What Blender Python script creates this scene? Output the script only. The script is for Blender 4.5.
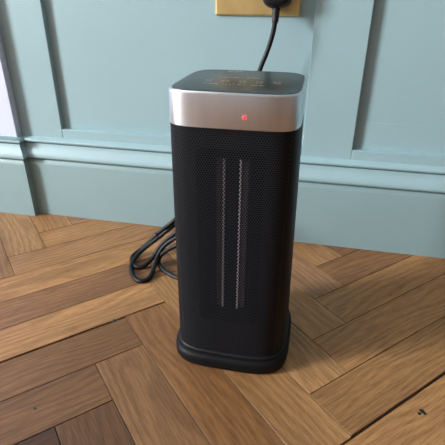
import bpy, bmesh, math, random
from mathutils import Vector, Matrix

for o in list(bpy.data.objects):
    bpy.data.objects.remove(o, do_unlink=True)
scene = bpy.context.scene
COL = scene.collection

# ------------------------------------------------------------------ camera
FPX, PITCH, YAW, ROLL = 434.556, 0.479650, -0.211791, 0.0082116
CAM = Vector((0.0, -0.885, 0.5))
cp, sp, cy, sy = math.cos(PITCH), math.sin(PITCH), math.cos(YAW), math.sin(YAW)
FWD = Vector((sy * cp, cy * cp, -sp))
RT0 = Vector((cy, -sy, 0.0))
UP0 = RT0.cross(FWD)
RGT = RT0 * math.cos(ROLL) + UP0 * math.sin(ROLL)
UPV = UP0 * math.cos(ROLL) - RT0 * math.sin(ROLL)
cam_data = bpy.data.cameras.new('camera')
cam = bpy.data.objects.new('camera', cam_data)
COL.objects.link(cam)
cam_data.sensor_width = 36.0
cam_data.lens = FPX / 445.0 * 36.0
cam_data.clip_start = 0.02
M = Matrix((RGT, UPV, -FWD)).transposed().to_4x4()
M.translation = CAM
cam.matrix_world = M
scene.camera = cam

# ------------------------------------------------------------------ world, window daylight, exposure
world = bpy.data.worlds.new('sky')
scene.world = world
world.use_nodes = True
bg = world.node_tree.nodes['Background']
bg.inputs['Color'].default_value = (0.80, 0.90, 1.0, 1)
bg.inputs['Strength'].default_value = 0.3

WIN_Y0, WIN_Y1, WIN_Z0, WIN_Z1 = -3.5, -2.2, 1.30, 3.10
ROOM_X0, ROOM_X1, ROOM_Y0, ROOM_H = -5.2, 1.8, -4.2, 3.4


def area_light(name, loc, rot, sx, sy_, power, color):
    ld = bpy.data.lights.new(name, 'AREA')
    ld.shape = 'RECTANGLE'
    ld.size, ld.size_y, ld.energy, ld.color = sx, sy_, power, color
    lo = bpy.data.objects.new(name, ld)
    COL.objects.link(lo)
    lo.location, lo.rotation_euler = loc, rot
    return lo


# daylight entering by the side window (left of the frame)
area_light('window_daylight', (ROOM_X0 - 0.12, (WIN_Y0 + WIN_Y1) / 2, (WIN_Z0 + WIN_Z1) / 2),
           (0, -math.pi / 2, 0), WIN_Z1 - WIN_Z0, WIN_Y1 - WIN_Y0, 815.0, (0.95, 0.98, 1.0))
# added weak fill light, outside an unseen opening behind the camera
area_light('rear_fill_light', (-1.0, ROOM_Y0 - 0.12, 1.45), (math.pi / 2, 0, 0), 1.0, 1.2, 2.0, (0.93, 0.97, 1.0))

vs = scene.view_settings
vs.view_transform = 'Standard'
vs.look = 'None'
vs.exposure = 0.0
vs.gamma = 1.0
vs.use_curve_mapping = False

# ------------------------------------------------------------------ helpers
RNG = random.Random(11)


def lin(r, g, b):
    def f(c):
        c /= 255.0
        return c / 12.92 if c <= 0.04045 else ((c + 0.055) / 1.055) ** 2.4
    return (f(r), f(g), f(b), 1.0)


class MB:
    def __init__(self):
        self.v, self.f = [], []

    def add(self, verts, faces):
        n = len(self.v)
        self.v += [tuple(p) for p in verts]
        self.f += [tuple(i + n for i in q) for q in faces]
        return self

    def box(self, a, b):
        (x0, y0, z0), (x1, y1, z1) = a, b
        return self.add([(x0, y0, z0), (x1, y0, z0), (x1, y1, z0), (x0, y1, z0),
                         (x0, y0, z1), (x1, y0, z1), (x1, y1, z1), (x0, y1, z1)],
                        [(3, 2, 1, 0), (4, 5, 6, 7), (0, 1, 5, 4), (1, 2, 6, 5), (2, 3, 7, 6), (3, 0, 4, 7)])

    def loft(self, rings, caps=(True, True), closed=True):
        n = len(rings[0])
        base = len(self.v)
        for r in rings:
            self.v += [tuple(p) for p in r]
        m = n if closed else n - 1
        for i in range(len(rings) - 1):
            for k in range(m):
                a = base + i * n + k
                b = base + i * n + (k + 1) % n
                self.f.append((a, b, b + n, a + n))
        if caps[0]:
            self.f.append(tuple(base + k for k in reversed(range(n))))
        if caps[1]:
            self.f.append(tuple(base + (len(rings) - 1) * n + k for k in range(n)))
        return self

    def tube(self, pts, r, sides=10):
        pts = [Vector(p) for p in pts]
        rad = r if isinstance(r, (list, tuple)) else [r] * len(pts)
        rings = []
        t0 = (pts[1] - pts[0]).normalized()
        ref = Vector((0, 0, 1)) if abs(t0.z) < 0.9 else Vector((1, 0, 0))
        nrm = t0.cross(ref).normalized()
        for i, p in enumerate(pts):
            t = (pts[min(i + 1, len(pts) - 1)] - pts[max(i - 1, 0)]).normalized()
            nrm = (nrm - t * nrm.dot(t)).normalized()
            bn = t.cross(nrm)
            rings.append([p + (nrm * math.cos(a) + bn * math.sin(a)) * rad[i]
                          for a in (2 * math.pi * k / sides for k in range(sides))])
        return self.loft(rings)

    def build(self, name, mat, parent=None, smooth=False, bevel=0.0, segs=2, angle=35):
        me = bpy.data.meshes.new(name)
        me.from_pydata(self.v, [], self.f)
        bm = bmesh.new()
        bm.from_mesh(me)
        bmesh.ops.recalc_face_normals(bm, faces=bm.faces)
        if bevel:
            es = [e for e in bm.edges if len(e.link_faces) == 2 and e.calc_face_angle(0) > 0.5]
            bmesh.ops.bevel(bm, geom=es, offset=bevel, segments=segs, affect='EDGES', profile=0.5)
        if smooth:
            for f in bm.faces:
                f.smooth = True
            for e in bm.edges:
                if len(e.link_faces) == 2 and e.calc_face_angle(0) > math.radians(angle):
                    e.smooth = False
        bm.to_mesh(me)
        bm.free()
        me.materials.append(mat)
        o = bpy.data.objects.new(name, me)
        COL.objects.link(o)
        if parent:
            o.parent = parent
        return o


def tag(o, label=None, cat=None, group=None, kind=None):
    for k, v in (('label', label), ('category', cat), ('group', group), ('kind', kind)):
        if v:
            o[k] = v
    return o


def empty(name, loc, rz=0.0):
    e = bpy.data.objects.new(name, None)
    COL.objects.link(e)
    e.location = loc
    e.rotation_euler = (0, 0, rz)
    e.empty_display_size = 0.05
    return e


def smooth_path(pts, n=10):
    P = [Vector(p) for p in pts]
    P = [2 * P[0] - P[1]] + P + [2 * P[-1] - P[-2]]
    out = []
    for i in range(1, len(P) - 2):
        a, b, c, d = P[i - 1], P[i], P[i + 1], P[i + 2]
        for k in range(n):
            t = k / n
            out.append(0.5 * ((2 * b) + (c - a) * t + (2 * a - 5 * b + 4 * c - d) * t * t + (3 * b - a - 3 * c + d) * t ** 3))
    out.append(P[-2])
    return out


# ------------------------------------------------------------------ materials
def new_mat(name):
    m = bpy.data.materials.new(name)
    m.use_nodes = True
    nt = m.node_tree
    return m, nt, nt.nodes['Principled BSDF']


def simple(name, col, rough=0.5, metal=0.0, noise=0.0, nscale=40.0, bump=0.0, bscale=200.0, spec=0.5, stretch=None, coat=0.0):
    m, nt, p = new_mat(name)
    p.inputs['Roughness'].default_value = rough
    p.inputs['Metallic'].default_value = metal
    p.inputs['Specular IOR Level'].default_value = spec
    p.inputs['Coat Weight'].default_value = coat
    tc = nt.nodes.new('ShaderNodeTexCoord')
    mp = nt.nodes.new('ShaderNodeMapping')
    nt.links.new(tc.outputs['Object'], mp.inputs['Vector'])
    if stretch:
        mp.inputs['Scale'].default_value = stretch
    nz = nt.nodes.new('ShaderNodeTexNoise')
    nz.inputs['Scale'].default_value = nscale
    nz.inputs['Detail'].default_value = 4
    nt.links.new(mp.outputs['Vector'], nz.inputs['Vector'])
    rp = nt.nodes.new('ShaderNodeValToRGB')
    rp.color_ramp.elements[0].position, rp.color_ramp.elements[1].position = 0.3, 0.7
    rp.color_ramp.elements[0].color = tuple(c * (1 - noise) for c in col[:3]) + (1,)
    rp.color_ramp.elements[1].color = tuple(min(1, c * (1 + noise)) for c in col[:3]) + (1,)
    nt.links.new(nz.outputs['Fac'], rp.inputs['Fac'])
    nt.links.new(rp.outputs['Color'], p.inputs['Base Color'])
    if bump:
        n2 = nt.nodes.new('ShaderNodeTexNoise')
        n2.inputs['Scale'].default_value = bscale
        n2.inputs['Detail'].default_value = 3
        nt.links.new(mp.outputs['Vector'], n2.inputs['Vector'])
        b = nt.nodes.new('ShaderNodeBump')
        b.inputs['Strength'].default_value = bump
        b.inputs['Distance'].default_value = 0.001
        nt.links.new(n2.outputs['Fac'], b.inputs['Height'])
        nt.links.new(b.outputs['Normal'], p.inputs['Normal'])
    return m


TEAL = simple('teal_eggshell_paint', lin(153, 183, 190), 0.42, noise=0.025, nscale=5, bump=0.10, bscale=160)
SKIRT = simple('grey_teal_skirting', lin(138, 164, 168), 0.42, noise=0.03, nscale=5, bump=0.10, bscale=160)  # darker, greyer teal than the wall
WHITE = simple('white_wall_paint', lin(212, 220, 244), 0.6, noise=0.02, nscale=6, bump=0.1)
PLASTER = simple('dark_warm_plaster', lin(98, 90, 84), 0.8, noise=0.02, nscale=4, bump=0.1)  # unseen room walls, kept dark to cut the bounced fill light
CEIL = simple('ceiling_paint', lin(212, 208, 202), 0.9, noise=0.02, nscale=4, bump=0.1)
NICKEL = simple('champagne_brushed_metal', lin(224, 228, 234), 0.42, 1.0, noise=0.05, nscale=60, stretch=(1, 1, 0.05), bump=0.04, bscale=300)
BLACK = simple('black_satin_plastic', lin(12, 13, 16), 0.55, noise=0.06, bump=0.05, bscale=900, spec=0.2)
SHELL = simple('black_matte_inner_shell', lin(4, 4, 5), 0.95, noise=0.05, spec=0.04)
BACKING = simple('dark_grille_backing', lin(11, 11, 13), 0.8, noise=0.05, spec=0.12)
GRILLE = simple('black_perforated_steel', lin(30, 32, 38), 0.55, 0.0, noise=0.05, spec=0.25)
GLOSS = simple('dark_gloss_control_glass', lin(30, 32, 35), 0.27, noise=0.03, spec=0.6)
GOLDPRINT = simple('pale_gold_print', lin(205, 190, 160), 0.5, noise=0.05)
ALU = simple('aluminium_fins', lin(110, 108, 108), 0.5, 0.5, noise=0.15, nscale=300)
PLATE = simple('aluminium_plate', lin(205, 206, 210), 0.5, 0.4, noise=0.1)
BRASS = simple('aged_brass', lin(236, 208, 146), 0.40, 1.0, noise=0.10, nscale=25, bump=0.05)
BRASSDK = simple('dark_brass_screw', lin(150, 112, 60), 0.35, 1.0, noise=0.1)
RUBBER = simple('black_rubber_cable', lin(17, 18, 22), 0.5, spec=0.32, noise=0.06, bump=0.1, bscale=500)
UNDER = simple('dark_joint_filler', lin(52, 49, 48), 0.9, noise=0.15, nscale=30)
KNOT = simple('dark_wood_filler', lin(30, 25, 24), 0.6, noise=0.2, nscale=200)

m, nt, p = new_mat('red_led')
p.inputs['Base Color'].default_value = (0.9, 0.05, 0.06, 1)
p.inputs['Emission Color'].default_value = (1.0, 0.035, 0.055, 1)
p.inputs['Emission Strength'].default_value = 1.2
LED = m
nk = NICKEL.node_tree
pb = nk.nodes['Principled BSDF']
pb.inputs['Anisotropic'].default_value = 0.8
pb.inputs['Anisotropic Rotation'].default_value = 0.25
tg = nk.nodes.new('ShaderNodeTangent')
tg.direction_type, tg.axis = 'RADIAL', 'Z'
nk.links.new(tg.outputs[0], pb.inputs['Tangent'])


def wood_material():
    m, nt, p = new_mat('oiled_oak_block')
    N, L = nt.nodes.new, nt.links.new
    oi = N('ShaderNodeObjectInfo')
    tc = N('ShaderNodeTexCoord')
    mul = N('ShaderNodeMath'); mul.operation = 'MULTIPLY'; mul.inputs[1].default_value = 37.0
    L(oi.outputs['Random'], mul.inputs[0])
    comb = N('ShaderNodeCombineXYZ')
    L(mul.outputs[0], comb.inputs['X']); L(mul.outputs[0], comb.inputs['Y'])
    add = N('ShaderNodeVectorMath'); add.operation = 'ADD'
    L(tc.outputs['Object'], add.inputs[0]); L(comb.outputs[0], add.inputs[1])

    def noise(scale3, scale, detail, dist=0.0, rough=0.55):
        mp = N('ShaderNodeMapping'); mp.inputs['Scale'].default_value = scale3
        L(add.outputs[0], mp.inputs['Vector'])
        n = N('ShaderNodeTexNoise')
        n.inputs['Scale'].default_value = scale
        n.inputs['Detail'].default_value = detail
        n.inputs['Distortion'].default_value = dist
        n.inputs['Roughness'].default_value = rough
        L(mp.outputs[0], n.inputs['Vector'])
        return n

    # broad figure: growth rings warped along the block
    warp = noise((2.2, 9, 1), 1.0, 2)
    mp = N('ShaderNodeMapping'); mp.inputs['Scale'].default_value = (1.2, 14, 1)
    L(add.outputs[0], mp.inputs['Vector'])
    ma = N('ShaderNodeVectorMath'); ma.operation = 'MULTIPLY_ADD'
    ma.inputs[1].default_value = (2.2, 2.2, 0); L(warp.outputs['Color'], ma.inputs[0]); L(mp.outputs[0], ma.inputs[2])
    rings = N('ShaderNodeTexWave'); rings.bands_direction = 'Y'
    rings.inputs['Scale'].default_value = 1.6
    rings.inputs['Distortion'].default_value = 2.5
    rings.inputs['Detail'].default_value = 3
    rings.inputs['Detail Scale'].default_value = 2.0
    L(ma.outputs[0], rings.inputs['Vector'])
    fine = noise((26, 480, 1), 1.0, 5, 0.3, 0.75)       # pores
    broad = noise((3, 16, 1), 1.0, 3, 0.4)              # tone drift
    knots = noise((5, 20, 1), 1.0, 2, 1.2)

    def ramp(src, p0, c0, p1, c1):
        r = N('ShaderNodeValToRGB')
        r.color_ramp.elements[0].position, r.color_ramp.elements[1].position = p0, p1
        r.color_ramp.elements[0].color, r.color_ramp.elements[1].color = c0, c1
        L(src, r.inputs['Fac'])
        return r

    def mult(a, b, fac=1.0):
        x = N('ShaderNodeMix'); x.data_type = 'RGBA'; x.blend_type = 'MULTIPLY'
        x.inputs[0].default_value = fac
        L(a, x.inputs[6]); L(b, x.inputs[7])
        return x.outputs[2]

    g1 = ramp(rings.outputs['Fac'], 0.15, (0.84, 0.82, 0.80, 1), 0.8, (1.06, 1.06, 1.06, 1))
    g2 = ramp(fine.outputs['Fac'], 0.40, (0.58, 0.53, 0.48, 1), 0.55, (1.08, 1.08, 1.08, 1))
    g3 = ramp(broad.outputs['Fac'], 0.3, (0.78, 0.76, 0.75, 1), 0.7, (1.16, 1.15, 1.13, 1))
    g4 = ramp(knots.outputs['Fac'], 0.68, (1, 1, 1, 1), 0.80, (0.52, 0.44, 0.42, 1))
    c = mult(oi.outputs['Color'], g1.outputs['Color'])
    c = mult(c, g2.outputs['Color'], 0.75)
    c = mult(c, g3.outputs['Color'])
    c = mult(c, g4.outputs['Color'])
    L(c, p.inputs['Base Color'])
    rr = N('ShaderNodeMapRange')
    rr.inputs['To Min'].default_value, rr.inputs['To Max'].default_value = 0.56, 0.42
    L(fine.outputs['Fac'], rr.inputs['Value']); L(rr.outputs[0], p.inputs['Roughness'])
    p.inputs['Specular IOR Level'].default_value = 0.4
    b = N('ShaderNodeBump'); b.inputs['Strength'].default_value = 0.25; b.inputs['Distance'].default_value = 0.0006
    L(fine.outputs['Fac'], b.inputs['Height']); L(b.outputs['Normal'], p.inputs['Normal'])
    return m


OAK = wood_material()

# ------------------------------------------------------------------ room shell
WALL_Y = 0.014          # face of stiles and rails; the recessed panels lie 12 mm further back
PAN_Y = 0.026
PIER_X, PIER_Y = -0.689, -0.0045

floor = tag(MB().box((ROOM_X0 - 0.1, ROOM_Y0 - 0.1, -0.08), (ROOM_X1 + 0.1, 0.2, -0.005)).build('floor', UNDER), kind='structure')

wall = tag(MB().box((PIER_X - 0.3, PAN_Y + 0.012, -0.005), (ROOM_X1 + 0.1, 0.2, ROOM_H)).build('wall_back', TEAL), kind='structure')
pier = tag(MB().box((ROOM_X0 - 0.1, PIER_Y, -0.005), (PIER_X, 0.2, ROOM_H)).build('wall_left', WHITE, bevel=0.0008), kind='structure')
side = MB()      # side wall with the window opening
side.box((ROOM_X0 - 0.1, ROOM_Y0, -0.005), (ROOM_X0, WIN_Y0, ROOM_H))
side.box((ROOM_X0 - 0.1, WIN_Y1, -0.005), (ROOM_X0, PIER_Y, ROOM_H))
side.box((ROOM_X0 - 0.1, WIN_Y0, -0.005), (ROOM_X0, WIN_Y1, WIN_Z0))
side.box((ROOM_X0 - 0.1, WIN_Y0, WIN_Z1), (ROOM_X0, WIN_Y1, ROOM_H))
tag(side.build('wall_side', PLASTER), kind='structure')
tag(MB().box((ROOM_X1, ROOM_Y0, -0.005), (ROOM_X1 + 0.1, 0.02, ROOM_H)).build('wall_right', PLASTER), kind='structure')
fr = MB()
fr.box((ROOM_X0 - 0.1, ROOM_Y0 - 0.1, -0.005), (-1.5, ROOM_Y0, ROOM_H))
fr.box((-0.5, ROOM_Y0 - 0.1, -0.005), (ROOM_X1 + 0.1, ROOM_Y0, ROOM_H))
fr.box((-1.5, ROOM_Y0 - 0.1, -0.005), (-0.5, ROOM_Y0, 0.85))
fr.box((-1.5, ROOM_Y0 - 0.1, 2.05), (-0.5, ROOM_Y0, ROOM_H))
tag(fr.build('wall_front', PLASTER), kind='structure')
tag(MB().box((ROOM_X0 - 0.1, ROOM_Y0 - 0.1, ROOM_H), (ROOM_X1 + 0.1, 0.2, ROOM_H + 0.1)).build('ceiling', CEIL), kind='structure')
wf = MB()
for y0, y1 in ((WIN_Y0, WIN_Y0 + 0.05), (WIN_Y1 - 0.05, WIN_Y1)):
    wf.box((ROOM_X0 - 0.08, y0, WIN_Z0), (ROOM_X0 - 0.03, y1, WIN_Z1))
for z0, z1 in ((WIN_Z0, WIN_Z0 + 0.05), (WIN_Z1 - 0.05, WIN_Z1), (2.18, 2.22)):
    wf.box((ROOM_X0 - 0.08, WIN_Y0 + 0.05, z0), (ROOM_X0 - 0.03, WIN_Y1 - 0.05, z1))
tag(wf.build('window_1', WHITE), kind='structure')

# panelled wall: stiles, rails and recessed panels, each a piece of its own
PANEL_TOP = 0.98
st = [(PIER_X, -0.5800), (-0.0235, 0.0780), (0.6350, 0.7365), (1.2935, 1.3950)]
pan = [(-0.5800, -0.0235), (0.0780, 0.6350), (0.7365, 1.2935), (1.3950, ROOM_X1)]
RAIL_TOP = 0.2215
BK = PAN_Y + 0.012
for x0, x1 in st:
    MB().box((x0, WALL_Y, 0.0), (x1, BK, PANEL_TOP + 0.10)).build('stile', TEAL, wall, bevel=0.0012)
for i, (x0, x1) in enumerate(pan):
    MB().box((x0 + 0.0002, WALL_Y + 0.0002, 0.0), (x1 - 0.0002, BK, RAIL_TOP)).build('rail', TEAL, wall, bevel=0.0014)
    MB().box((x0, WALL_Y + 0.0002, PANEL_TOP), (x1, BK, PANEL_TOP + 0.10)).build('rail', TEAL, wall, bevel=0.0014)
    if i == 1:      # this panel is made of two boards, the joint shows as a fine ridge
        MB().box((x0, PAN_Y, RAIL_TOP), (x1, BK, 0.2760)).build('panel', TEAL, wall)
        MB().box((x0, PAN_Y + 0.0008, 0.2760), (x1, BK, PANEL_TOP)).build('panel', TEAL, wall)
        MB().box((x0, PAN_Y - 0.0003, 0.2753), (x1, PAN_Y + 0.001, 0.2768)).build('joint_ridge', TEAL, wall)
    else:
        MB().box((x0, PAN_Y, RAIL_TOP), (x1, BK, PANEL_TOP)).build('panel', TEAL, wall)
MB().box((PIER_X, -0.01, PANEL_TOP + 0.10), (ROOM_X1, BK, PANEL_TOP + 0.14)).build('dado_rail', TEAL, wall, bevel=0.006)

# skirting: board + moulded top, mitred round the step in the wall
BOARD = [(0.0, 0.0), (0.0150, 0.0), (0.0150, 0.1355), (0.0143, 0.1385), (0.0118, 0.1440), (0.0100, 0.1465), (0.0, 0.1465)]
MOULD = [(0.0, 0.1465), (0.0085, 0.1465), (0.0090, 0.1495), (0.0165, 0.1508), (0.0185, 0.1530), (0.0190, 0.1565), (0.0180, 0.1610),
         (0.0155, 0.1660), (0.0125, 0.1705), (0.0098, 0.1750), (0.0078, 0.1800), (0.0066, 0.1850), (0.0030, 0.1864), (0.0030, 0.1884),
         (0.0112, 0.1892), (0.0126, 0.1910), (0.0126, 0.1942), (0.0112, 0.1962), (0.0, 0.2010)]


def sweep(profile, path):
    rings = [[path(o, k) + (z,) for o, z in profile] for k in range(path.n)]
    return MB().loft(rings)


def main_path(o, k):
    return ((PIER_X + o, WALL_Y - o), (ROOM_X1, WALL_Y - o))[k]


def pier_path(o, k):
    return ((ROOM_X0, PIER_Y - o), (PIER_X + o, PIER_Y - o), (PIER_X + o, WALL_Y - o))[k]


main_path.n, pier_path.n = 2, 3
for nm, pth in (('baseboard_back', main_path), ('baseboard_left', pier_path)):
    b = tag(sweep(BOARD, pth).build(nm, SKIRT, smooth=True, angle=30), kind='structure')
    sweep(MOULD, pth).build('moulding', TEAL, b, smooth=True, angle=40)

# ------------------------------------------------------------------ herringbone oak floor
S = 0.5
BW, BL = 0.1588 * S, 0.915 * S
A0 = (0.0856, 1.6685)      # corner of one block of the pattern, in units of S from below the camera
R2 = math.sqrt(0.5)


def uv_xy(u, v):
    return ((u - v) * R2, (u + v) * R2 + CAM.y)


def px_uv(x, y):           # pixel of the photograph -> point on the floor
    d = FWD + RGT * ((x - 222.5) / FPX) - UPV * ((y - 222.5) / FPX)
    q = CAM + d * (CAM.z / -d.z)
    return ((q.x + (q.y - CAM.y)) * R2, ((q.y - CAM.y) - q.x) * R2)


TINT = [  # pixel on a block, its wood colour with local light and shade mixed in
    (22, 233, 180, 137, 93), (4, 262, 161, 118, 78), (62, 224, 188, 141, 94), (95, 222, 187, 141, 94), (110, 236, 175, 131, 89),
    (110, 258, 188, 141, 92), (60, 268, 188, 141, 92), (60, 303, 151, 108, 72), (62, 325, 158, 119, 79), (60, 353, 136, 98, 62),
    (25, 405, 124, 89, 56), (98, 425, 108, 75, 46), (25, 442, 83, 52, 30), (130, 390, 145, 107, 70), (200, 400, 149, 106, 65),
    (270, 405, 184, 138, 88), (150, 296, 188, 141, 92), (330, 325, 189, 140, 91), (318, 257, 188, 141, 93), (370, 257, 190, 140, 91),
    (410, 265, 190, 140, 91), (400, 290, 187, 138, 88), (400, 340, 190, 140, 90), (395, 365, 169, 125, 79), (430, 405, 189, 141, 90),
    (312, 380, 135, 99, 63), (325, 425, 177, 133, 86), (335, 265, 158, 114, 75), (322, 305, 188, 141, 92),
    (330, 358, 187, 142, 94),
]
tints = [(px_uv(t[0], t[1]), t[2:]) for t in TINT]
GAIN = 0.8
DEF = [(158, 114, 80), (148, 106, 74), (168, 126, 90), (140, 100, 72), (174, 132, 96)]


def clip(poly, n, d):      # keep n.p <= d
    out = []
    for i, a in enumerate(poly):
        b = poly[(i + 1) % len(poly)]
        da, db = a[0] * n[0] + a[1] * n[1] - d, b[0] * n[0] + b[1] * n[1] - d
        if da <= 0:
            out.append(a)
        if da * db < 0:
            t = da / (da - db)
            out.append((a[0] + (b[0] - a[0]) * t, a[1] + (b[1] - a[1]) * t))
    return out


def board_mesh(poly):
    n = len(poly)
    cx_, cy_ = sum(q[0] for q in poly) / n, sum(q[1] for q in poly) / n
    mb = MB()
    e = 0.0004
    # inset outline for the eased arris
    ins = []
    for i in range(n):
        a, b, c = Vector(poly[i - 1]), Vector(poly[i]), Vector(poly[(i + 1) % n])
        d1, d2 = (b - a).normalized(), (c - b).normalized()
        n1, n2 = Vector((-d1.y, d1.x)), Vector((-d2.y, d2.x))
        k = (n1 + n2)
        k = k / max(0.3, k.dot(n1))
        ins.append((b.x + k.x * e, b.y + k.y * e))
    mb.loft([[(x, y, -0.006) for x, y in poly], [(x, y, -e) for x, y in poly], [(x, y, 0) for x, y in ins]], caps=(False, True))
    return mb


shared = {}
GAP = 0.00055
WIDE = 0.0021
far = MB()
for col in range(-12, 13):
    for k in range(-80, 81):
        for kind in 'AB':
            u = A0[0] * S + col * BL + k * BW
            v = A0[1] * S - col * BL + k * BW
            ext = [GAP] * 4                                   # u-, u+, v-, v+
            if kind == 'A':
                r = [u, u + BL, v, v + BW]
                vb = (v / S - A0[1]) / 0.1588
                for line in (1.196, 0.447):                   # two joints of the floor stand open
                    if abs(v / S - line) < 0.03:
                        ext[2] = WIDE
                    if abs((v + BW) / S - line) < 0.03:
                        ext[3] = WIDE
            else:
                r = [u + BL - BW, u + BL, v - BL, v]
            uv_full = list(r)
            r = [r[0] + ext[0], r[1] - ext[1], r[2] + ext[2], r[3] - ext[3]]
            cu, cv = (uv_full[0] + uv_full[1]) / 2, (uv_full[2] + uv_full[3]) / 2
            cxw, cyw = uv_xy(cu, cv)
            if not (ROOM_X0 - 0.3 < cxw < ROOM_X1 + 0.3 and ROOM_Y0 - 0.3 < cyw < 0.3):
                continue
            ang = math.pi / 4 if kind == 'A' else 3 * math.pi / 4
            ca, sa = math.cos(ang), math.sin(ang)
            # local frame: x along the block
            corners = [uv_xy(a, b) for a, b in ((r[0], r[2]), (r[1], r[2]), (r[1], r[3]), (r[0], r[3]))]
            loc = [((x - cxw) * ca + (y - cyw) * sa, -(x - cxw) * sa + (y - cyw) * ca) for x, y in corners]

            def half(nx, ny, d):
                return ((nx * ca + ny * sa, -nx * sa + ny * ca), d - nx * cxw - ny * cyw)
            poly = loc
            for nx, ny, d in ((0, 1, 0.010), (-1, 0, -ROOM_X0), (1, 0, ROOM_X1), (0, -1, -ROOM_Y0)):
                (n_, d_) = half(nx, ny, d)
                poly = clip(poly, n_, d_)
                if len(poly) < 3:
                    break
            if len(poly) < 3:
                continue
            area = abs(sum(poly[i - 1][0] * poly[i][1] - poly[i][0] * poly[i - 1][1] for i in range(len(poly)))) / 2
            if area < 2e-5:
                continue
            if cxw < -1.75 or cyw < -1.95:                    # far from the frame: joined field of blocks
                mb = board_mesh(poly)
                far.add([(x * ca - y * sa + cxw, x * sa + y * ca + cyw, z - 0.0001) for x, y, z in mb.v], mb.f)
                continue
            whole = poly == loc
            key = (kind, tuple(ext))
            if whole and key in shared:
                o = bpy.data.objects.new('floor_block', shared[key])
                COL.objects.link(o)
                o.parent = floor
            else:
                o = board_mesh(poly).build('floor_block', OAK, floor)
                if whole:
                    shared[key] = o.data
            o.location = (cxw, cyw, -RNG.uniform(0, 0.0003))
            o.rotation_euler = (0, 0, ang)
            c = RNG.choice(DEF)
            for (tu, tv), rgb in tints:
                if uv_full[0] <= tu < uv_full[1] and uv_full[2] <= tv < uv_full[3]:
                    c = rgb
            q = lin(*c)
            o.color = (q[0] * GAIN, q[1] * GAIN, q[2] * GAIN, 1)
fo = tag(far.build('floor_block_field', OAK, floor), kind='stuff')
fo.color = tuple(c * GAIN for c in lin(156, 113, 80)[:3]) + (1,)
# dark filled holes in three of the blocks
for x, y, rad in ((422, 411, 0.0036), (424.6, 413.4, 0.0028), (419.6, 413.6, 0.0028), (35, 408.5, 0.0022), (114.5, 320.5, 0.0035)):
    u, v = px_uv(x, y)
    X, Y = uv_xy(u, v)
    mb = MB()
    mb.loft([[(X + rad * s * math.cos(a) * (1 + 0.25 * math.sin(3 * a)), Y + rad * s * math.sin(a), z) for a in (k * math.pi / 5 for k in range(10))]
             for s, z in ((1.0, -0.001), (0.9, 0.0002))])
    mb.build('knot_hole', KNOT, floor)

# ------------------------------------------------------------------ the tower heater
HC, HROT = (-0.0951, -0.3321), 0.0091
Z_BASE, Z_CAP, Z_TOP = 0.0276, 0.3680, 0.4077
heater = tag(empty('tower_heater', (HC[0], HC[1], 0), HROT),
             'black tower fan heater with champagne metal collar standing on the oak floor', 'heater')


def dims(z):               # half width, half depth, squareness at height z
    t = min(1, max(0, (z - Z_BASE) / (Z_CAP - Z_BASE)))
    return (0.0782 + 0.0054 * (1 - t), 0.0821 - 0.0047 * (1 - t), 4.04 + (6.0 - 4.04) * t)


def outline(hx, hy, n, N=96):
    out = []
    for k in range(N):
        a = 2 * math.pi * k / N
        c, s = math.cos(a), math.sin(a)
        out.append((hx * math.copysign(abs(c) ** (2 / n), c), hy * math.copysign(abs(s) ** (2 / n), s)))
    return out


def front_y(x, z, inset=0.0):
    hx, hy, n = dims(z)
    t = max(0.0, 1 - abs(x / (hx)) ** n)
    return -hy * t ** (1 / n) + inset


# smooth shell: sides and back (the front is closed by the perforated grille)
GX = 0.0695
shell = MB()
rings = []
for i in range(9):
    z = Z_BASE - 0.004 + (Z_CAP + 0.002 - Z_BASE + 0.004) * i / 8
    hx, hy, n = dims(z)
    ring = [(GX, front_y(GX, z))]
    # from the front right edge round the back to the front left edge
    a_end = math.asin(max(-1, -((abs(front_y(GX, z)) / hy) ** (n / 2))))
    K = 60
    a0, a1 = a_end, math.pi - a_end
    for k in range(1, K):
        a = a0 + (a1 - a0) * k / K
        c, s = math.cos(a), math.sin(a)
        ring.append((hx * math.copysign(abs(c) ** (2 / n), c), hy * math.copysign(abs(s) ** (2 / n), s)))
    ring.append((-GX, front_y(-GX, z)))
    # returns behind the grille
    ring = [(GX - 0.0005, front_y(GX, z) + 0.0055)] + ring + [(-GX + 0.0005, front_y(-GX, z) + 0.0055)]
    rings.append([(x, y, z) for x, y in ring])
shell.loft(rings, caps=(False, False), closed=False)
body = shell.build('body_shell', BLACK, heater, smooth=True, angle=40)

# plate behind the grille with the rounded outlet window, and the duct behind it
WX, WZ0, WZ1, WR = 0.0415, 0.086, 0.3435, 0.010
INS = 0.0050
plate = MB()
xs = [-GX + 0.0005 + i * (GX - 0.0005 - WX) / 5 for i in range(5)]
wx = [-WX + WR * (1 - math.cos(a)) for a in (0, 0.35, 0.7, 1.05, 1.3, 1.5708)]
xs = xs + wx
mid = [-0.02, -0.01, 0, 0.01, 0.02]
xs = xs + mid + [-q for q in reversed(wx)] + [-q for q in reversed(xs[:5])]


def corner_drop(x):
    d = abs(x) - (WX - WR)
    return 0 if d <= 0 else WR - math.sqrt(max(0, WR * WR - min(d, WR) ** 2))


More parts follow.
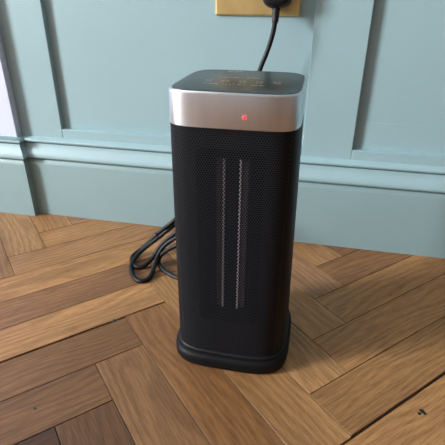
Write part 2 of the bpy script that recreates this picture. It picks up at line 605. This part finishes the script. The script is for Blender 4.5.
ZB, ZT = Z_BASE - 0.004, Z_CAP
for x0, x1 in zip(xs[:-1], xs[1:]):
    inside = max(abs(x0), abs(x1)) <= WX + 1e-6

    def quad(za0, za1, zb0, zb1, nseg=6):
        for i in range(nseg):
            t0, t1 = i / nseg, (i + 1) / nseg
            P = []
            for x, lo, hi, t in ((x0, za0, za1, t0), (x1, zb0, zb1, t0), (x1, zb0, zb1, t1), (x0, za0, za1, t1)):
                z = lo + (hi - lo) * t
                P.append((x, front_y(x, z, INS), z))
            plate.add(P, [(0, 1, 2, 3)])
    if not inside:
        quad(ZB, ZT, ZB, ZT)
    else:
        d0, d1 = corner_drop(x0), corner_drop(x1)
        quad(ZB, WZ0 + d0, ZB, WZ0 + d1, 2)
        quad(WZ1 - d0, ZT, WZ1 - d1, ZT, 2)
backing = plate.build('grille_backing', BACKING, heater, smooth=True)
duct = MB()
loop = []
for sx, sz, a0 in ((1, 1, 0), (-1, 1, 90), (-1, -1, 180), (1, -1, 270)):
    for a in (math.radians(a0 + q * 15) for q in range(7)):
        x = sx * (WX - WR) + WR * math.cos(a)
        z = (WZ0 + WZ1) / 2 + sz * ((WZ1 - WZ0) / 2 - WR) + WR * math.sin(a)
        loop.append((x, z))
duct.loft([[(x, front_y(x, z, INS), z) for x, z in loop], [(x * 0.96, -0.040, z) for x, z in loop]], caps=(False, True))
duct.build('air_duct', SHELL, heater, smooth=True, angle=40)

# ceramic heating element: two finned columns either side of a dark core
elem = MB().box((-0.0085, -0.0585, 0.100), (0.0085, -0.046, 0.327)).build('heating_element', SHELL, heater, bevel=0.0006)
MB().box((-0.022, -0.060, 0.325), (0.022, -0.044, 0.333)).build('element_bracket', SHELL, elem, bevel=0.001)
MB().box((-0.022, -0.060, 0.092), (0.022, -0.044, 0.100)).build('element_bracket', SHELL, elem, bevel=0.001)
for sx in (-1, 1):
    fins = MB()
    z = 0.101
    while z < 0.325:
        fins.box((sx * 0.0155 - 0.0045, -0.058, z), (sx * 0.0155 + 0.0045, -0.047, z + 0.0008))
        z += 0.0026
    tag(fins.build('cooling_fins', ALU, elem), kind='stuff')
    MB().box((sx * 0.0105 - 0.0012, -0.0592, 0.100), (sx * 0.0105 + 0.0012, -0.046, 0.326)).build('element_plate', PLATE, elem, bevel=0.0002)

# perforated steel grille: real holes, staggered
G = MB()
PX, PZ = 0.0033, 0.0027
arc = [(-GX, 0.0)]
x = -GX
zr = 0.2
tab = [(0.0, -GX)]
sacc = 0.0
NS = 800
for i in range(1, NS + 1):
    xa, xb = -GX + 2 * GX * (i - 1) / NS, -GX + 2 * GX * i / NS
    sacc += math.hypot(xb - xa, front_y(xb, zr) - front_y(xa, zr))
    tab.append((sacc, xb))


def s_to_x(s):
    s = min(max(s, 0), sacc)
    lo, hi = 0, NS
    while hi - lo > 1:
        md = (lo + hi) // 2
        if tab[md][0] <= s:
            lo = md
        else:
            hi = md
    (s0, xa), (s1, xb) = tab[lo], tab[hi]
    return xa + (xb - xa) * (s - s0) / max(1e-9, s1 - s0)


def gp(s, z):
    x = s_to_x(s)
    return (x, front_y(x, z), z)


nc = int(sacc / PX)
PXX = sacc / nc
GZ0, GZ1 = Z_BASE + 0.001, Z_CAP - 0.0045
nr = int((GZ1 - GZ0) / PZ)
PZZ = (GZ1 - GZ0) / nr
HR = 0.00126
hexa = [(math.cos(math.pi / 6 + k * math.pi / 3), math.sin(math.pi / 6 + k * math.pi / 3)) for k in range(6)]
for j in range(nr):
    zc = GZ0 + (j + 0.5) * PZZ
    off = 0.5 if j % 2 else 0.0
    for i in range(nc + (1 if off == 0 else 1)):
        s0 = (i - off) * PXX
        s1 = s0 + PXX
        if s1 <= 1e-6 or s0 >= sacc - 1e-6:
            continue
        if s0 < 0 or s1 > sacc:        # half cell at the rim: solid
            a, b = max(0, s0), min(sacc, s1)
            G.add([gp(a, zc - PZZ / 2), gp(b, zc - PZZ / 2), gp(b, zc + PZZ / 2), gp(a, zc + PZZ / 2)], [(0, 1, 2, 3)])
            continue
        sm = (s0 + s1) / 2
        zl, zh = zc - PZZ / 2, zc + PZZ / 2
        outer = [(s1, zh), (sm, zh), (s0, zh), (s0, zl), (sm, zl), (s1, zl)]
        inner = [(sm + HR * c, zc + HR * s) for c, s in hexa]
        V = [gp(*q) for q in outer] + [gp(*q) for q in inner]
        G.add(V, [(k, (k + 1) % 6, 6 + (k + 1) % 6, 6 + k) for k in range(6)])
grille = tag(G.build('perforated_grille', GRILLE, heater, smooth=True), 'fine black perforated front grille', kind='stuff')
# plain rim of the grille under the collar
rim = MB()
for i in range(40):
    s0, s1 = sacc * i / 40, sacc * (i + 1) / 40
    rim.add([gp(s0, GZ1), gp(s1, GZ1), gp(s1, Z_CAP + 0.001), gp(s0, Z_CAP + 0.001)], [(0, 1, 2, 3)])
rim.build('grille_rim', BLACK, grille, smooth=True)


def solid(levels, N=120):  # (offset, z) rings of the cap outline
    hx, hy, n = levels['dims']
    return [[(x, y, z) for x, y in outline(hx + o, hy + o, n, N)] for o, z in levels['rings']]


# base: flared plinth with a fine lip where the body enters it
bx_, by_, bn_ = dims(0)
base = MB()
base.loft(solid({'dims': (bx_ - 0.0010, by_ + 0.0018, 4.04), 'rings': [(0.0035, 0.0), (0.0050, 0.0012), (0.0066, 0.0035), (0.0070, 0.0065), (0.0068, 0.0068), (0.0068, 0.0074), (0.0071, 0.0078),
                                                    (0.0070, 0.0150), (0.0060, 0.0185), (0.0040, 0.0208), (0.0022, 0.0218), (0.0010, 0.0222), (-0.004, 0.0222)]}))
bobj = base.build('plinth', BLACK, heater, smooth=True, angle=50)
lip = MB()
lip.loft(solid({'dims': (bx_, by_, 4.04), 'rings': [(-0.002, 0.0215), (0.0016, 0.0217), (0.0020, 0.0228), (0.0016, 0.0262), (0.0008, 0.0276), (-0.0004, 0.0280), (-0.004, 0.0278)]}))
lip.build('lip', RUBBER, bobj, smooth=True, angle=50)

# metal collar
cd = (0.0786, 0.0825, 6.0)
collar = MB()
collar.loft(solid({'dims': cd, 'rings': [(-0.006, Z_CAP), (-0.0004, Z_CAP), (0.0, Z_CAP + 0.0006), (0.0, Z_TOP - 0.0026), (-0.0004, Z_TOP - 0.0012), (-0.0013, Z_TOP - 0.0003),
                                         (-0.0022, Z_TOP), (-0.0034, Z_TOP - 0.0002), (-0.0034, Z_TOP - 0.004)]}), caps=(False, False))
cobj = collar.build('metal_collar', NICKEL, heater, smooth=True, angle=60)
MB().loft(solid({'dims': (0.0768, 0.0808, 6.0), 'rings': [(-0.01, Z_CAP - 0.0016), (0.0, Z_CAP - 0.0016), (0.0, Z_CAP + 0.001), (-0.01, Z_CAP + 0.001)]})).build('shadow_gap', SHELL, cobj, smooth=True)
top = MB()
top.loft(solid({'dims': cd, 'rings': [(-0.0036, Z_TOP - 0.004), (-0.0036, Z_TOP - 0.0004), (-0.0040, Z_TOP + 0.0003), (-0.0050, Z_TOP + 0.0006)]}), caps=(False, True))
tobj = top.build('control_panel', GLOSS, heater, smooth=True, angle=40)

# indicator lamp, a small dome let into the front of the collar
lx, lz, lr = 0.0168, 0.3822, 0.0026
n6 = cd[2]
ly = -cd[1] * (1 - (lx / cd[0]) ** n6) ** (1 / n6)
led = MB()
led.loft([[(lx + lr * s * math.cos(a), ly - h, lz + lr * s * math.sin(a)) for a in (k * math.pi / 8 for k in range(16))]
          for s, h in ((1.0, -0.0008), (1.0, 0.0002), (0.85, 0.0007), (0.5, 0.0011), (0.15, 0.0012))])
tag(led.build('indicator_light', LED, heater, smooth=True), 'glowing red indicator light')

# printed control markings: small glyph-like strokes and key rings, too small to read in the photograph
prt = MB()
ZP = Z_TOP + 0.00075
rg = random.Random(5)


def marks(x0, x1, y, h, dens=1.0):
    x = x0
    while x < x1:
        if rg.random() < 0.14:
            x += h * 0.7
            continue
        w = h * rg.uniform(0.35, 0.6)
        hh = h * rg.uniform(0.65, 1.0)
        t = h * 0.16
        prt.add([(x, y, ZP), (x + t, y, ZP), (x + t, y + hh, ZP), (x, y + hh, ZP)], [(0, 1, 2, 3)])
        if rg.random() < 0.8:
            yy = y + rg.choice((0, hh * 0.45, hh - t))
            prt.add([(x + t, yy, ZP), (x + w, yy, ZP), (x + w, yy + t, ZP), (x + t, yy + t, ZP)], [(0, 1, 2, 3)])
        if rg.random() < 0.5:
            prt.add([(x + w, y, ZP), (x + w + t, y, ZP), (x + w + t, y + hh * 0.8, ZP), (x + w, y + hh * 0.8, ZP)], [(0, 1, 2, 3)])
        x += w + h * 0.38


marks(-0.040, -0.005, -0.036, 0.0045)
marks(0.000, 0.030, -0.036, 0.0045)
for i in range(5):
    xc = -0.040 + i * 0.021
    R0, R1 = 0.0042, 0.0036
    ringv = [(xc + r * math.cos(a), -0.010 + r * math.sin(a), ZP) for r in (R0, R1) for a in (k * math.pi / 10 for k in range(20))]
    prt.add(ringv, [(k, (k + 1) % 20, 20 + (k + 1) % 20, 20 + k) for k in range(20)])
    marks(xc - 0.004, xc + 0.004, -0.021, 0.003)
marks(-0.030, -0.008, 0.012, 0.0035)
marks(0.004, 0.026, 0.012, 0.0035)
marks(-0.030, -0.010, 0.062, 0.006)
tag(prt.build('printed_markings', GOLDPRINT, tobj), 'pale gold printed control markings', kind='stuff')

# power cord: drops from the plug, a tied hank beside the heater, then into the back of the plinth
inv = (Matrix.Translation((HC[0], HC[1], 0)) @ Matrix.Rotation(HROT, 4, 'Z')).inverted()
CR = 0.0045
cord_pts = [
    (-0.0915, -0.022, 0.462), (-0.0935, -0.022, 0.445), (-0.0985, -0.022, 0.424), (-0.1055, -0.023, 0.402), (-0.1150, -0.025, 0.376),
    (-0.1400, -0.030, 0.290), (-0.1750, -0.045, 0.200), (-0.2200, -0.085, 0.125), (-0.2680, -0.120, 0.0850), (-0.3050, -0.120, 0.0500),
    (-0.3400, -0.131, 0.0150), (-0.3540, -0.150, 0.0050), (-0.3450, -0.176, 0.0042), (-0.3290, -0.187, 0.0042), (-0.3150, -0.181, 0.0060),
    (-0.3040, -0.163, 0.0150), (-0.2880, -0.145, 0.0400), (-0.2560, -0.140, 0.0700), (-0.2250, -0.135, 0.0900), (-0.2080, -0.122, 0.0980),
    (-0.2250, -0.112, 0.0930), (-0.2640, -0.1165, 0.0760), (-0.3040, -0.126, 0.0420), (-0.3390, -0.1500, 0.0135), (-0.3425, -0.185, 0.0050),
    (-0.3260, -0.218, 0.0042), (-0.3050, -0.233, 0.0042), (-0.2920, -0.222, 0.0042), (-0.2920, -0.192, 0.0060), (-0.2920, -0.165, 0.0210),
    (-0.2800, -0.152, 0.0410), (-0.2540, -0.148, 0.0620), (-0.2280, -0.143, 0.0760), (-0.2140, -0.153, 0.0750), (-0.2280, -0.161, 0.0640),
    (-0.2620, -0.161, 0.0440), (-0.2860, -0.160, 0.0220), (-0.2890, -0.167, 0.0090), (-0.2770, -0.181, 0.0042), (-0.2570, -0.196, 0.0040),
    (-0.2340, -0.206, 0.0040), (-0.2000, -0.215, 0.0050), (-0.1650, -0.222, 0.0100), (-0.1450, -0.238, 0.0130), (-0.1430, -0.262, 0.0135),
]
cm = MB().tube([inv @ q for q in smooth_path(cord_pts, 8)], CR, 10)
cord = tag(cm.build('power_cord', RUBBER, heater, smooth=True, angle=60), 'black power cord folded into a loose hank')
tie = MB()
tc_ = inv @ Vector((-0.3045, -0.123, 0.0460))
ax = (inv.to_3x3() @ Vector((-0.66, -0.12, -0.60))).normalized()
e1 = ax.cross(Vector((0, 0, 1))).normalized()
e2 = ax.cross(e1)
tie.loft([[tc_ + ax * h + (e1 * math.cos(a) * 0.0062 + e2 * math.sin(a) * 0.0092) * s for a in (k * math.pi / 8 for k in range(16))]
          for s, h in ((0.9, -0.002), (1.0, -0.0016), (1.0, 0.0016), (0.9, 0.002))])
tie.build('cable_tie', RUBBER, cord, smooth=True)

# plug: rounded body standing off the brass plate, ribbed grip tail
plug = MB()
pc = (-0.0925, 0.5080)
pr = []
for s, y in ((0.90, 0.0188), (1.0, 0.0170), (1.0, -0.0020), (0.97, -0.0120), (0.90, -0.0200), (0.80, -0.0245), (0.6, -0.0265)):
    ring = []
    for k in range(40):
        a = 2 * math.pi * k / 40
        c, q = math.cos(a), math.sin(a)
        w = 0.0268 * (1 - 0.16 * max(0, -q) ** 2)
        ring.append(inv @ Vector((pc[0] + s * w * math.copysign(abs(c) ** 0.62, c), y, pc[1] + s * 0.0270 * math.copysign(abs(q) ** 0.62, q))))
    pr.append(ring)
plug.loft(pr)
pobj = plug.build('plug', RUBBER, cord, smooth=True, angle=50)
tail = MB()
pts, rads = [], []
for i in range(16):
    t = i / 15
    pts.append(inv @ Vector((-0.0920 + 0.0005 * t, -0.010 - 0.012 * t, 0.4900 - 0.0310 * t)))
    rads.append((0.0084 - 0.0022 * t) * (1.0 if i % 2 else 0.86))
tail.tube(pts, rads, 14)
tail.build('strain_relief', RUBBER, pobj, smooth=True, angle=50)

# ------------------------------------------------------------------ brass double socket
sock = tag(empty('wall_socket', (-0.1314, PAN_Y, 0.511)), 'brass double wall socket with black plug pushed in above the heater', 'socket')
pl = MB()
hw, hh = 0.0808, 0.043
pl.loft([[(sx * (hw - o), y, sz * (hh - o)) for sx, sz in ((-1, -1), (1, -1), (1, 1), (-1, 1))] for o, y in ((0, -0.0001), (0, -0.0045), (0.0022, -0.0068))])
pl.build('face_plate', BRASS, sock, bevel=0.0007)
for sx in (-1, 1):
    MB().box((sx * 0.0385 - 0.019, -0.0078, -0.011), (sx * 0.0385 + 0.019, -0.0062, 0.020)).build('outlet_insert', BLACK, sock, bevel=0.0008)
    rk = MB()
    rk.add([(sx * 0.0385 - 0.006, -0.0066, 0.023), (sx * 0.0385 + 0.006, -0.0066, 0.023), (sx * 0.0385 + 0.006, -0.0066, 0.039), (sx * 0.0385 - 0.006, -0.0066, 0.039),
            (sx * 0.0385 - 0.006, -0.0082, 0.023), (sx * 0.0385 + 0.006, -0.0082, 0.023), (sx * 0.0385 + 0.006, -0.0108, 0.039), (sx * 0.0385 - 0.006, -0.0108, 0.039)],
           [(0, 1, 2, 3), (4, 5, 6, 7), (0, 1, 5, 4), (1, 2, 6, 5), (2, 3, 7, 6), (3, 0, 4, 7)])
    rk.build('rocker_switch', BRASS, sock, bevel=0.0006)
    sc = MB()
    sc.loft([[(sx * 0.0735 + r * math.cos(a), y, r * math.sin(a)) for a in (k * math.pi / 8 for k in range(16))] for r, y in ((0.0034, -0.006), (0.0034, -0.0073), (0.0022, -0.0080))])
    sc.build('screw', BRASSDK, sock, smooth=True)
